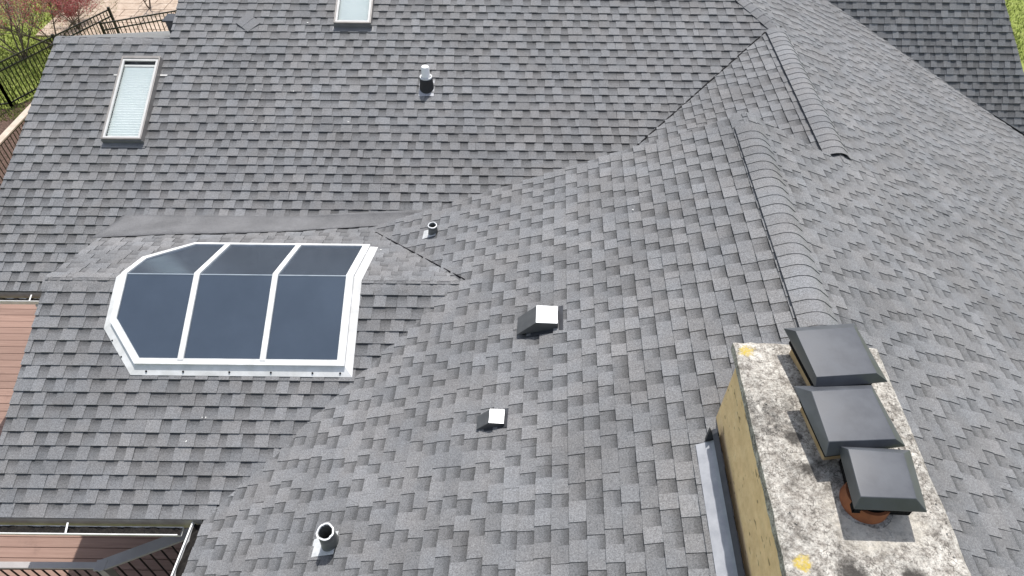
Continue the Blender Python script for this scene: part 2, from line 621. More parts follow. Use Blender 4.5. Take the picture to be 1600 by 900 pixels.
# --- black strips added for the shade along the valleys' cut edges
def cut_shade(a, b, lift=.012, w=.02):
    MB().bar(a + EZ * lift, b + EZ * lift, w, .03).build('valley_cut_shade', M_BLACK, house)
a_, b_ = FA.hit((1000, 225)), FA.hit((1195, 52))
cut_shade(a_ + (a_ - b_) * .1, b_, .023, .020)
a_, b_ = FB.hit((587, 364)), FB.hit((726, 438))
cut_shade(a_, b_, .021, .010)

# --- walls, verge boards, gutters
ZG = 0.0
def wall(pts, z0, z1s, t=.12):
    """vertical wall along pts (plan), top heights z1s"""
    for i in range(len(pts) - 1):
        a, b = V((*pts[i], 0)), V((*pts[i + 1], 0))
        nrm = (b - a).cross(EZ).normalized() * t / 2
        mb = MB()
        P = [V((a.x, a.y, z0)), V((b.x, b.y, z0)), V((b.x, b.y, z1s[i + 1])), V((a.x, a.y, z1s[i]))]
        mb.prism(P, -nrm, nrm)
        mb.build('wall', M_SIDING, house)
za = lambda x, y: FA.z(x, y) - .12
wall([(-7.0, 6.85), (-4.95, 6.85)], ZG, [za(0, 6.85)] * 2)
wall([(-7.0, 6.92), (-7.0, YAM), (-7.0, 14.0)], ZG, [za(0, 6.92), za(0, YAM), FBK.z(0, 14.0) - .12])
wall([(-5.3, YAM + .02), (-5.3, 12.6), (-5.3, 15.8)], 3.5, [za(0, YAM + .02), za(0, 12.6), FBM.z(0, 15.8) - .12])
wall([(-4.95, 4.75), (-2.75, 4.75)], ZG, [FE.z(0, 4.75) - .1] * 2)
wall([(-4.95, 6.78), (-4.95, 5.5), (-4.95, 4.82)], ZG, [FE2.z(0, 6.78) - .1, zE - .12, FE.z(0, 4.82) - .1])
bw = lambda x, y: wing(x, y)[:2]
wall([bw(-2.72, 4.8), bw(-2.72, -.4)], ZG, [FB.z(*bw(-2.72, 3)) - .12] * 2)
wall([bw(-2.0, YR - .1), bw(X1, YR - .1), bw(10, YR - .1)], .5, [FB.z(*bw(-2.0, YR)) - .08, Z1 - .08, FD.z(*bw(10, YR)) - .6])
wall([bw(9.9, -.4), bw(9.9, 12)], ZG, [FD.z(*bw(9.9, 3)) - .15] * 2)
wall([bw(-2.72, -.4), bw(X1, -.4), bw(9.9, -.4)], ZG, [FB.z(*bw(-2.72, -.4)) - .15, Z1 - .15, FD.z(*bw(9.9, -.4)) - .15])
wall([(10.0, 12.6), (10.0, 15.2)], ZG, [FF.z(10, 12.6) - .3, FF.z(10, 15.2) - .3])
# verge boards
M_TRIM = noisy('weathered_trim', (.30, .27, .23), (.42, .39, .34), 5, .6)
for a, b in (((FA.on(-7.43, YA0, -.012)), FA.on(-7.22, YAM, -.012)), (FE.on(-5.325, 3.115, -.012), FE.on(-5.325, YE, -.012)),
             (FE2.on(-5.325, YE, -.012), FE2.on(-5.42, 7.2, -.012)), (FA.on(-5.435, YAM, -.012), FA.on(-5.435, 12.6, -.012)),
             (FB.on(*bw(-2.2, YR - .02), -.012), FB.on(*bw(X1, YR - .02), -.012)), (FF.on(fr0.x, fr0.y, -.012), FF.on(fr1.x, fr1.y, -.012))):
    MB().bar(a, b, .03, .16).build('verge_board', M_TRIM, house)
for a, b in ((FE.on(-5.34, 3.12, -.02), FE.on(-3.1, 3.12, -.02)), (FA.on(-7.4, YA0 + .02, -.02), FA.on(-5.4, YA0 + .02, -.02)), (FB.on(*bw(-3.16, 3.05), -.02), FB.on(*bw(-3.16, -.5), -.02))):
    MB().bar(a, b, .025, .17).build('fascia_board', M_TRIM, house)

def gutter(a, b, out, drop=.012, w=.11):
    """open box gutter below an eave line a-b; out: horizontal direction away from the wall"""
    d = (b - a).normalized()
    prof = [(.008, -.07), (.012, -.085), (.085, -.09), (w, -.03), (w, .0), (w + .012, .004), (w + .012, -.006), (w + .006, -.032), (.09, -.098), (.0, -.095), (.0, -.07)]
    k = len(prof)
    vs_ = [e + out * q[0] + EZ * (q[1] - drop) for e in (a, b) for q in prof]
    fs = [(i, (i + 1) % k, k + (i + 1) % k, k + i) for i in range(k)] + [tuple(range(k))[::-1], tuple(range(k, 2 * k))]
    g = MB().add(vs_, fs).build('gutter', M_WHITE, house)
    bed = MB()
    n_ = 60
    L = (b - a).length
    rr = random.Random(3)
    vs_ = []
    for i in range(n_ + 1):
        for q in (.016, .05, .085, w - .004):
            vs_.append(a + d * (L * i / n_) + out * q + EZ * (-drop - .058 + rr.uniform(-.014, .014) + (.02 if q > .1 else 0)))
    bed.add(vs_, [(i * 4 + j, i * 4 + j + 1, i * 4 + j + 5, i * 4 + j + 4) for i in range(n_) for j in range(3)])
    bed.build('gutter_debris_and_shade', M_GUTTER_IN, g)
    x = .9
    while x < L:
        MB().bar(a + d * x + out * .0 + EZ * (.004 - drop), a + d * (x + .03) + out * (w + .004) + EZ * (.006 - drop), .018, .003).build('gutter_hanger', M_WHITE, g)
        x += 1.6
    return g
gz = FE.z(0, 3.115) - .02
gutter(V((-5.34, 3.085, gz)), V((-3.30, 3.085, gz)), -EY)
gz = FA.z(0, YA0) - .02
gutter(V((-7.42, YA0 - .03, gz)), V((-5.36, YA0 - .03, gz)), -EY)
gz = FB.z(*bw(-3.19, 2)) - .02
gutter(wing(-3.205, 2.97, gz), wing(-3.205, -.5, gz), -XD)
# downspout elbow under the main gutter
mb = MB()
ze = FA.z(0, YA0) - .15
pts = [V((-6.45, YA0 - .1, ze)), V((-6.45, YA0 - .1, ze - .08)), V((-6.4, YA0 + .2, ze - .3)), V((-6.4, YA0 + .37, ze - .42)), V((-6.4, YA0 + .37, .2))]
for a, b in zip(pts, pts[1:]):
    mb.tube(a, b, .038, n=12)
mb.build('downspout', M_WHITE, house, smooth=True)

# ------------------------------------------------------------------ chimney
def chimney_top_mat():
    mt = mat('weathered_crown', rough=.93, spec=.2)
    n = N(mt)
    p = n.coord('Object')
    a = n.noise(p, 19, 9, .82)
    b = n.noise(p, 70, 5, .75)
    c = n.noise(p, 2.1, 5, .6)
    col = n.ramp(a, [(.34, (.17, .155, .135)), (.45, (.36, .33, .29)), (.54, (.56, .53, .475)), (.68, (.70, .67, .61))])
    sp = n.ramp(b, [(.34, .22), (.46, .8), (.56, 1.06), (.7, 1.18)])
    col = n.mix(.85, col, sp, 'MULTIPLY')
    patch_ = n.ramp(n.noise(p, 4.2, 6, .7), [(.36, .5), (.46, .92), (.56, 1.14), (.7, 1.26)])
    col = n.mix(.9, col, patch_, 'MULTIPLY')
    crk = n.new('TexVoronoi', feature='DISTANCE_TO_EDGE')
    wv = n.new('VectorMath', operation='ADD')
    n.put(wv.inputs[0], p)
    n.put(wv.inputs[1], n.noise(p, 6, 3, .6, 'Color'))
    n.put(crk.inputs['Vector'], wv.outputs[0])
    crk.inputs['Scale'].default_value = 2.3
    col = n.mix(n.ramp(crk.outputs['Distance'], [(.006, .7), (.016, 0)]), col, (.08, .07, .06))
    # dark lichen blooms
    dk = n.ramp(n.math('MULTIPLY', n.ramp(c, [(.52, 0), (.66, .9)]), n.ramp(n.noise(p, 24, 5, .8), [(.38, 0), (.56, 1)])), [(.0, 0), (.8, .9)])
    col = n.mix(dk, col, (.045, .043, .04))
    # black and yellow growth with a place of their own on the crown
    def spot(x, y, r, soft=.5):
        v = n.new('VectorMath', operation='DISTANCE')
        n.put(v.inputs[0], p)
        v.inputs[1].default_value = (x, y, .0)
        dd = n.math('ADD', n.math('DIVIDE', v.outputs['Value'], r), n.math('MULTIPLY', n.math('SUBTRACT', n.noise(p, 21, 5, .75), .5), 1.9))
        return n.ramp(dd, [(soft, 1), (1.0, 0)])
    for x, y, r in ((-.16, -.75, .10), (.17, -.77, .09), (-.27, .10, .07), (-.24, -.12, .06)):
        col = n.mix(n.math('MULTIPLY', spot(x, y, r), .85), col, (.05, .046, .042))
    for x, y, r in ((-.43, .80, .06), (-.41, -.70, .06), (.45, -.78, .02)):
        col = n.mix(n.math('MULTIPLY', spot(x, y, r, .6), n.ramp(n.noise(p, 45, 4, .8), [(.38, .25), (.55, .95)])), col, (.58, .43, .07))
    for x, y, r in ((-.02, -.45, .22), (.2, -.45, .16)):
        col = n.mix(n.math('MULTIPLY', spot(x, y, r, .3), .7), col, (.66, .61, .52))
    n.put(n.b.inputs['Base Color'], col)
    n.bump(n.math('ADD', a, n.math('MULTIPLY', b, .5)), .7, .02)
    return mt
def brick_mat():
    mt = mat('tan_masonry', rough=.9, spec=.25)
    n = N(mt)
    p = n.coord('Object')
    base = n.ramp(n.noise(p, 14, 5, .65), [(.3, (.78, .545, .29)), (.6, (.90, .655, .37)), (.8, (.93, .73, .46))])
    mp = n.coord('Object', (1, 14, 34))
    w = n.noise(mp, 1.0, 1, .4)
    slot = n.ramp(w, [(.70, 0), (.73, 1)])
    col = n.mix(n.math('MULTIPLY', slot, .6), base, (.13, .085, .04))
    row = n.ramp(n.noise(n.coord('Object', (1, 2, 5)), 1.6, 2), [(.35, .93), (.65, 1.05)])
    col = n.mix(1.0, col, row, 'MULTIPLY')
    n.put(n.b.inputs['Base Color'], col)
    n.bump(n.math('SUBTRACT', n.noise(p, 60, 4), n.math('MULTIPLY', slot, 1.4)), .6, .008)
    return mt
M_CROWN, M_BRICK = chimney_top_mat(), brick_mat()
MW = Matrix.Translation((0, 0, 0)) @ Matrix.Rotation(-AZW, 4, 'Z')       # wing coordinates -> world
ZS = -3.73 + ZC                                                            # top of the crown slab
CX, CY = 1.955, 2.32                                                       # slab centre (wing)
chim = empty('chimney', wing(CX, CY, Z1 - .4), 'wide tan masonry chimney with a lichen-stained white crown slab', 'chimney')
def wbuild(mb, name, mt, parent, z=0, c=(CX, CY), smooth=False, bevel=0, rot=0):
    """mesh written about a point of the wing frame"""
    me = mb.mesh(name, mt, smooth)
    o = bpy.data.objects.new(name, me)
    COL.objects.link(o)
    o.parent = parent
    o.matrix_parent_inverse = parent.matrix_world.inverted()
    o.matrix_world = Matrix.Translation(wing(c[0], c[1], z)) @ Matrix.Rotation(-AZW + rot, 4, 'Z')
    if bevel:
        b = o.modifiers.new('bevel', 'BEVEL')
        b.width, b.segments, b.limit_method = bevel, 2, 'ANGLE'
    return o
hx, hy = .505, .885
mb = MB()
nxs, nys = 40, 70
def slab_pt(i, j, z):
    x, y = -hx + 2 * hx * i / nxs, -hy + 2 * hy * j / nys
    e = min(hx - abs(x), hy - abs(y))
    wob = .010 * noise.noise((x * 9 + 3, y * 9, z * 8)) + .006 * noise.noise((x * 31, y * 31, 2))
    if e < 1e-6:
        x *= 1 + wob; y *= 1 + wob
    zz = z
    if z >= -.001:
        zz += .010 * noise.noise((x * 4, y * 4, 5)) + .004 * noise.noise((x * 22, y * 22, 7)) + .02 * min(1, e / .25) - .012 * max(0, 1 - e / .025)
    return (x, y, zz)
vs_ = [slab_pt(i, j, 0) for i in range(nxs + 1) for j in range(nys + 1)]
fs = [(i * (nys + 1) + j, (i + 1) * (nys + 1) + j, (i + 1) * (nys + 1) + j + 1, i * (nys + 1) + j + 1) for i in range(nxs) for j in range(nys)]
ring = [(i, 0) for i in range(nxs)] + [(nxs, j) for j in range(nys)] + [(i, nys) for i in range(nxs, 0, -1)] + [(0, j) for j in range(nys, 0, -1)]
base_i = len(vs_)
for zz in (-.035, -.085):
    vs_ += [slab_pt(i, j, zz) for i, j in ring]
k = len(ring)
idx0 = [i * (nys + 1) + j for i, j in ring]
for q in range(k):
    r_ = (q + 1) % k
    fs.append((idx0[q], base_i + q, base_i + r_, idx0[r_]))
    fs.append((base_i + q, base_i + k + q, base_i + k + r_, base_i + r_))
fs.append(tuple(base_i + k + q for q in range(k))[::-1])
mb.add(vs_, fs)
crown = wbuild(mb, 'crown_slab', M_CROWN, chim, ZS, smooth=True)
crown['label'] = 'white cement crown slab with black and yellow lichen'
mb = MB().box(-.462, -.84, -1.6, .462, .80, -.08)
wbuild(mb, 'stack', M_BRICK, chim, ZS)
# flashing along the foot of the stack
Mf = FB.mat()
mb = MB()
def onB(x, y, h):
    q = wing(x, y)
    return FB.on(q.x, q.y, h)
mb.add([onB(1.325, 2.905, .024), onB(1.455, 2.915, .024), onB(1.455, .9, .024), onB(1.325, .9, .024),
        onB(1.325, 2.905, .010), onB(1.455, 2.915, .010), onB(1.455, .9, .010), onB(1.325, .9, .010)],
       [(0, 3, 2, 1), (0, 1, 5, 4), (0, 4, 7, 3)])
mb.add([onB(1.43, 2.915, .024), onB(1.46, 2.915, .034), onB(1.46, .9, .034), onB(1.43, .9, .024)], [(0, 3, 2, 1)])
o = mb.build('pan_flashing', M_FLASH, chim)
mb = MB()
mb.add([onB(1.458, 2.95, .02), onB(1.458, .9, .02), onB(1.462, .9, .12), onB(1.462, 2.95, .12), onB(1.50, 2.95, .02), onB(1.50, .9, .02), onB(1.50, .9, .13), onB(1.50, 2.95, .13)],
       [(0, 1, 2, 3), (3, 2, 6, 7), (0, 3, 7, 4)])
M_DKMETAL = noisy('dark_flashing', (.035, .037, .042), (.06, .062, .068), 8, .45)
mb.build('step_flashing', M_DKMETAL, chim)  # dark colour paints the shadow lying on this upright sheet
mb = MB()
mb.prism([onB(1.47, 2.94, .0), onB(1.395, 2.93, .026), onB(1.455, 2.94, .16)], -YD * .012, YD * .012)
mb.build('flashing_return', M_DKMETAL, chim)

M_LID = mat('slate_powder_coat', (.085, .09, .10), .42, 0.0, .45)
n = N(M_LID)
f = n.noise(n.pos(), 7, 4)
n.put(n.b.inputs['Base Color'], n.ramp(f, [(.35, (.066, .070, .080)), (.65, (.086, .092, .104))]))
n.put(n.b.inputs['Roughness'], n.ramp(f, [(.3, .40), (.7, .55)]))
M_CLAY = noisy('terracotta_flue', (.17, .055, .022), (.33, .115, .045), 7, .65, bump=.2)
M_CLAYT = noisy('tan_clay_flue', (.40, .27, .13), (.55, .40, .23), 8, .8, bump=.2)

def chimney_cap(out_px, top_px, zr, ztop, label, flue):
    """sheet-metal lid: a flat top with four sloping skirts, over a dark mesh cage"""
    out = [at_z(q, zr) for q in out_px]
    top = [at_z(q, ztop) for q in top_px]
    c = sum(out, V((0, 0, 0))) / 4
    mb = MB()
    tk = .004
    vs_ = top + out + [q + EZ * -.008 + (q - c) * -.004 for q in out] + [c + (q - c) * .985 - EZ * tk for q in out] + [c + (q - c) * .985 - EZ * tk for q in top]
    # slight crown in the middle of the sheet so that it is not dead flat
    mid = sum(top, V((0, 0, 0))) / 4 + EZ * .006
    vs_.append(mid)
    fs = [(i, (i + 1) % 4, 20) for i in range(4)]
    for a, b in ((0, 4), (4, 8), (8, 12), (12, 16)):
        fs += [(a + i, b + i, b + (i + 1) % 4, a + (i + 1) % 4) for i in range(4)]
    fs.append((16, 17, 18, 19))
    mb.add(vs_, fs)
    root = lid = mb.build('chimney_cap', M_LID, chim)
    lid['label'] = label
    bv_ = lid.modifiers.new('bevel', 'BEVEL'); bv_.width, bv_.segments, bv_.limit_method, bv_.angle_limit = .012, 3, 'ANGLE', R(20)
    for p_ in lid.data.polygons: p_.use_smooth = True
    lid.data.set_sharp_from_angle(angle=R(50))
    # welded corner ears
    zc0, zc1 = ZS + .10, zr - .004
    ins = [c + (q - c) * .80 for q in out]
    mb = MB()
    for i in range(4):
        a, b = ins[i], ins[(i + 1) % 4]
        L = (b - a).length
        kk = int(L / .022)
        for j in range(kk + 1):
            q = a.lerp(b, j / kk)
            mb.bar(V((q.x, q.y, zc0)), V((q.x, q.y, zc1)), .004, .004, up=EX)
        for zz in (zc0, (zc0 + zc1) / 2, zc1):
            mb.bar(V((a.x, a.y, zz)), V((b.x, b.y, zz)), .006, .008)
    cage = mb.build('mesh_cage', M_BLACK, root)
    cage['kind'] = 'stuff'
    mb = MB()
    for i in range(4):
        a, b = ins[i], ins[(i + 1) % 4]
        mb.prism([V((a.x, a.y, zc0 - .015)), V((b.x, b.y, zc0 - .015)), V((b.x, b.y, zc0 + .035)), V((a.x, a.y, zc0 + .035))], (0, 0, 0), (c - (a + b) / 2).normalized().to_tuple()[:2] and (c - (a + b) / 2).normalized() * .006)
    mb.build('base_band', M_BLACK, root)
    mb = MB()
    if flue == 'round':
        ctr = at_z((1350, 795), ZS)
        Mx = Matrix.Translation(V((ctr.x, ctr.y + .03, ZS)))
        mb.lathe(Mx, [(.150, -.03), (.137, .0), (.132, .12), (.115, .122), (.112, -.03)], 40)
        f_ = mb.build('clay_flue', M_CLAY, chim, smooth=True)
        mb = MB().lathe(Mx, [(.185, -.03), (.18, .012), (.145, .024), (.13, .022)], 40)
        mb.build('mortar_collar', M_CROWN, chim, smooth=True)
    else:
        s_ = .74
        a = [V((c.x, c.y, 0)) + (V((q.x, q.y, 0)) - V((c.x, c.y, 0))) * s_ for q in out]
        mb.prism([V((q.x, q.y, ZS - .02)) for q in a], (0, 0, 0), (0, 0, .12))
        mb.build('clay_flue', M_CLAYT, chim, bevel=.012)
    return root
zr, zt_ = -3.53 + ZC, -3.455 + ZC
chimney_cap([(1225, 513), (1335, 505), (1387, 596), (1275, 607)], [(1243, 517), (1335, 511), (1370, 583), (1276, 589)], zr, zt_,
            'slate grey metal chimney cap covering the flue next to the ridge', 'square')
chimney_cap([(1240, 603), (1362, 601), (1415, 697), (1290, 713)], [(1268, 611), (1362, 607), (1400, 686), (1295, 690)], zr - .01, zt_ - .01,
            'slate grey metal chimney cap in the middle between the two others', 'square')
chimney_cap([(1309, 696), (1422, 703), (1449, 800), (1335, 795)], [(1325, 701), (1412, 708), (1432, 779), (1345, 776)], zr + .01, zt_ + .012,
            'slate grey metal chimney cap turned askew on the round terracotta flue', 'round')
# spalled mortar lumps and debris on the crown
rr = random.Random(12)
mb = MB()
for i in range(160):
    x, y = rr.uniform(-.42, .46), rr.uniform(-.85, .8)
    s_ = rr.uniform(.002, .006)
    mb.box(-s_, -s_, -.003, s_ * rr.uniform(.6, 1.6), s_, s_ * .8, Matrix.Translation((x, y, .012 + .01 * noise.noise((x * 4, y * 4, 5)))) @ Matrix.Rotation(rr.uniform(0, 3), 4, 'Z'))
tag(wbuild(mb, 'mortar_crumbs', M_CROWN, chim, ZS), kind='stuff')

# ------------------------------------------------------------------ sunroom skylight
XM = [-4.42, -3.58, -2.69, -1.80]
sunr = empty('sunroom_skylight', FE.on(-3, 4.5), 'large white-framed dark glass skylight bent over the sunroom ridge', 'skylight')
M_GLASS = mat('tinted_glass', (.045, .058, .078), .09, 0.0, .5)
n = N(M_GLASS)
n.b.inputs['IOR'].default_value = 2.2
n.b.inputs['Specular Tint'].default_value = (.70, .87, 1.0, 1)   # reflective solar coating
f = n.noise(n.pos(), 1.6, 5, .6)
n.put(n.b.inputs['Base Color'], n.ramp(f, [(.3, (.036, .045, .060)), (.7, (.048, .060, .080))]))
n.put(n.b.inputs['Roughness'], n.ramp(n.noise(n.pos(), 4, 5), [(.3, .09), (.7, .17)]))
YB0, YB1 = 4.475, 6.47                      # flange: lower and upper edge in plan
FLG = [(-1.72, YB0), (-4.12, YB0), (-4.53, 4.96), (-4.53, YE), (-4.53, 5.98), (-4.08, YB1), (-1.72, YB1), (-1.72, YE)]
FRM = [(-1.80, YB0 + .10), (-4.07, YB0 + .10), (-4.44, 5.02), (-4.44, YE), (-4.44, 5.94), (-4.02, YB1 - .07), (-1.80, YB1 - .07), (-1.80, YE)]
INN = [(-1.885, YB0 + .16), (-4.03, YB0 + .16), (-4.375, 5.05), (-4.375, YE), (-4.375, 5.90), (-3.99, YB1 - .12), (-1.885, YB1 - .12), (-1.885, YE)]
def sk(x, y, h):
    """point h above the sunroom roof, measured square to whichever slope it lies on"""
    if abs(y - YE) < 1e-6:
        return V((x, y, zE + h / math.cos(FE.p)))
    F = FE if y < YE else FE2
    return F.on(x, y, h)
def loop_strip(mb, A, ha, B, hb):
    nA = len(A)
    vs_ = [sk(*q, ha) for q in A] + [sk(*q, hb) for q in B]
    mb.add(vs_, [(i, (i + 1) % nA, nA + (i + 1) % nA, nA + i) for i in range(nA)])
HF = .092
mb = MB()
loop_strip(mb, FLG, .012, FLG, .022); loop_strip(mb, FLG, .022, FRM, .058)
mb.build('flange', M_WHITE, sunr)
mb = MB()
loop_strip(mb, FRM, .02, FRM, HF); loop_strip(mb, FRM, HF, INN, HF); loop_strip(mb, INN, HF, INN, HF - .03)
mb.build('frame', M_WHITE, sunr, bevel=.006)
for xm in XM[1:3]:
    mb = MB()
    for h0, h1 in ((HF - .03, HF + .006),):
        P = [(xm - .032, xm + .032)]
        ys = [YB0 + .14, YE, YB1 - .10]
        vs_ = []
        for y in ys:
            for x, h in ((xm - .032, h0), (xm + .032, h0), (xm + .032, h1), (xm - .032, h1)):
                vs_.append(sk(x, y, h))
        fs = [(i * 4 + j, i * 4 + (j + 1) % 4, i * 4 + 4 + (j + 1) % 4, i * 4 + 4 + j) for i in range(2) for j in range(4)] + [(3, 2, 1, 0), (8, 9, 10, 11)]
        mb.add(vs_, fs)
    mb.build('mullion', M_WHITE, sunr, bevel=.004)
hg = HF - .016
edges = [(-4.375, XM[1] - .02), (XM[1] + .02, XM[2] - .02), (XM[2] + .02, -1.885)]
for i, (xa, xb) in enumerate(edges):
    y0, y1 = YB0 + .155, YB1 - .115
    if i == 0:
        lo = [(-4.03, y0), (xb, y0), (xb, YE), (-4.375, YE), (-4.375, 5.05)]
        hi = [(-4.375, YE), (xb, YE), (xb, y1), (-3.99, y1), (-4.375, 5.90)]
    else:
        lo = [(xa, y0), (xb, y0), (xb, YE), (xa, YE)]
        hi = [(xa, YE), (xb, YE), (xb, y1), (xa, y1)]
    for P in (lo, hi):
        MB().prism([sk(x, y, hg) for x, y in P], (0, 0, -.02), (0, 0, 0)).build('pane', M_GLASS, sunr)
    MB().bar(sk(xa, YE, hg + .002), sk(xb, YE, hg + .002), .014, .02).build('ridge_seal', noisy('seal_%d' % i, (.20, .24, .28), (.3, .34, .38), 5, .4), sunr)
# flange screws
for x in [-3.95, -3.55, -3.05, -2.6, -2.15, -1.85]:
    MB().tube(sk(x, YB0 + .035, .030), sk(x, YB0 + .035, .042), .011, n=8).build('screw', M_BLACK, sunr)
for y in [5.1, 5.35]:
    MB().tube(sk(-4.49, y, .024), sk(-4.49, y, .033), .009, n=8).build('screw', M_BLACK, sunr)
for q in ((-4.40, 4.83), (-4.26, 4.66)):
    MB().tube(sk(q[0], q[1], .024), sk(q[0], q[1], .033), .009, n=8).build('screw', M_BLACK, sunr)
# dark floor of the light well below the panes
MB().prism([sk(x, y, .03) for x, y in INN[:4]] + [sk(-1.885, YE, .03)], (0, 0, -.005), (0, 0, 0)).build('light_well', M_BLACK, sunr)

# ------------------------------------------------------------------ skylights with pleated blinds on the main roof
M_SKF = noisy('bronze_cladding', (.25, .23, .215), (.33, .31, .29), 8, .42, metal=.2)
M_SKIN = noisy('pale_frame', (.55, .54, .52), (.64, .63, .61), 6, .45)
M_BLIND = noisy('pleated_blind', (.82, .85, .83), (.87, .89, .87), 2, .8)
M_PANE = mat('clear_glass', (.8, .9, .95), .03)
n = N(M_PANE)
tr = n.new('BsdfTransparent'); tr.inputs[0].default_value = (.96, .985, .985, 1)
gl = n.new('BsdfGlossy'); gl.inputs['Roughness'].default_value = .04
fr = n.new('LayerWeight'); fr.inputs[0].default_value = .12
mx = n.new('MixShader')
n.put(mx.inputs[0], n.math('MINIMUM', fr.outputs[0], .6))
n.put(mx.inputs[1], tr.outputs[0]); n.put(mx.inputs[2], gl.outputs[0])
n.put(n.t.nodes['Material Output'].inputs[0], mx.outputs[0])
def roof_window(x0, x1, y0, y1, label):
    root = empty('roof_window', FA.on((x0 + x1) / 2, y0), label, 'skylight', 'skylights with pleated blinds')
    M = FA.mat()
    M.translation = FA.on((x0 + x1) / 2, y0)
    w, L, h = (x1 - x0) / 2, (y1 - y0) / math.cos(FA.p), .115
    b = MB()
    for a in ((-w, 0, -.02, -w + .022, L, h), (w - .022, 0, -.02, w, L, h), (-w + .022, 0, -.02, w - .022, .022, h - .004), (-w + .022, L - .05, -.02, w - .022, L, h + .004)):
        b.box(*a, M)
    b.build('frame', M_SKF, root, bevel=.004)
    b = MB()
    for a in ((-w + .024, .024, h - .03, -w + .055, L - .052, h - .006), (w - .055, .024, h - .03, w - .024, L - .052, h - .006), (-w + .055, .024, h - .03, w - .055, .05, h - .006), (-w + .055, L - .085, h - .03, w - .055, L - .052, h - .006)):
        b.box(*a, M)
    b.build('glazing_bead', M_SKIN, root)
    MB().add([M @ V(q) for q in ((-w + .05, .045, h - .016), (w - .05, .045, h - .016), (w - .05, L - .075, h - .016), (-w + .05, L - .075, h - .016))], [(0, 1, 2, 3)]).build('pane', M_PANE, root)
    b = MB()
    pl = .044
    k_ = int((L - .21) / pl)
    vs_ = []
    for i in range(k_ * 2 + 1):
        zz = h - .055 + (.013 if i % 2 else -.013)
        y = .05 + i * pl / 2
        vs_ += [M @ V((-w + .05, y, zz)), M @ V((w - .05, y, zz))]
    b.add(vs_, [(2 * i, 2 * i + 1, 2 * i + 3, 2 * i + 2) for i in range(k_ * 2)])
    b.build('pleated_blind', M_BLIND, root)
    MB().box(-w + .05, .05 + k_ * pl, h - .066, w - .05, .05 + k_ * pl + .03, h - .04, M).build('blind_rail', M_SKIN, root)
    MB().box(-w + .03, .03, -.01, w - .03, L - .05, .004, M).build('light_well', noisy('well', (.35, .45, .62), (.4, .5, .66), 2, .7), root)  # blue colour paints the sky reflection in the gap above the blind
    b = MB()
    b.box(-w - .03, -.09, .012, w + .03, -.001, .020, M)
    b.box(-w - .008, -.012, .02, w + .008, -.001, .085, M)
    b.build('apron_flashing', noisy('apron', (.19, .19, .195), (.25, .25, .255), 6, .5, metal=.3), root)
    for sx in (-1, 1):
        b = MB().box(sx * (w + .06) - .055, L - .30, .016, sx * (w + .06) + .055, L - .27, .022, M)
        b.build('flashing_tab', M_SKIN, root)
    return root
roof_window(-6.055, -5.46, 8.56, 9.93, 'narrow skylight with white blind on the roof slope beside the low ridge')
roof_window(-2.865, -2.275, 10.56, 12.0, 'skylight with white blind high on the main slope, above the white capped pipe')

# ------------------------------------------------------------------ pipes through the roof
M_LEAD = noisy('lead_pipe', (.11, .115, .112), (.18, .185, .18), 12, .6, metal=.2)
M_LEADR = noisy('bright_lead', (.62, .63, .63), (.78, .79, .79), 15, .4)
M_LEADS = noisy('lead_sheet', (.42, .43, .43), (.6, .61, .61), 15, .5)
M_PVC = noisy('white_pvc', (.86, .86, .84), (.90, .90, .89), 5, .4)
M_RUB = mat('black_rubber', (.018, .018, .02), .6)
def flash_sheet(F, P, w0, w1, l0, l1, mt, root, s=0.0):
    """sheet-metal collar lying on slope F around P: half width w0..w1 across, l0 down the slope, l1 up"""
    M = F.mat(); M.translation = P
    MB().box(-w0, -l0, .016, w1, l1, .0195, M).build('base_flashing', mt, root)
def vent_pipe(F, px, r, h, label, style):
    P = F.hit(px)
    root = empty('vent_pipe', P, label, 'vent pipe', 'plumbing vent pipes on the roof')
    M = Matrix.Translation(P)
    if style == 'pvc':
        flash_sheet(F, P, .115, .115, .17, .12, M_FLASH, root)
        MB().lathe(M, [(.13, -.06), (.105, .05), (.098, .15), (.08, .17), (.062, .172), (.062, .12)], 32).build('rubber_boot', M_RUB, root, smooth=True)
        MB().lathe(M, [(.080, .165), (.094, .17), (.094, .19), (.080, .192), (.072, .18)], 32).build('collar_ring', M_LEADR, root, smooth=True)
        MB().lathe(M, [(.062, .1), (.062, h - .02), (.052, h), (.0, h + .004)], 32).build('pipe', M_PVC, root, smooth=True)
    else:
        wd = r * 2.0
        flash_sheet(F, P, r * 1.3, r * 1.5, r * 2.4, r * .9, M_LEADS, root)
        MB().lathe(M @ Matrix.Rotation(.04, 4, 'X'), [(r * 1.25, -.08), (r * 1.08, .03), (r * 1.0, h * .5), (r * .97, h), (r * .80, h), (r * .78, h - .2)], 36).build('pipe', M_LEAD, root, smooth=True)
        b = MB()
        mm = M @ Matrix.Rotation(.04, 4, 'X')
        kk = 28
        vs_, fs = [], []
        rr = random.Random(4)
        for i in range(kk):
            a = 2 * math.pi * i / kk
            jit = rr.uniform(-.06, .06)
            for q, z in ((1.0 + jit * .3, h - .006), (1.02 + jit, h + .008), (.84 + jit, h + .010), (.80 + jit * .5, h - .01)):
                vs_.append(mm @ V((r * q * math.cos(a), r * q * math.sin(a), z)))
        for i in range(kk):
            j = (i + 1) % kk
            fs += [(i * 4 + q, j * 4 + q, j * 4 + q + 1, i * 4 + q + 1) for q in range(3)]
        b.add(vs_, fs).build('rim', M_LEADR, root, smooth=True)
        MB().lathe(M, [(0, .02), (r * .8, .02)], 24).build('pipe_bottom', M_BLACK, root)
    return root
vent_pipe(FA, (667, 137), .062, .35, 'white capped plastic pipe in a black rubber boot on the main slope', 'pvc')
vent_pipe(FB, (517, 849), .075, .25, 'tall open lead vent pipe with bright rim near the corner of the two gutters', 'big')
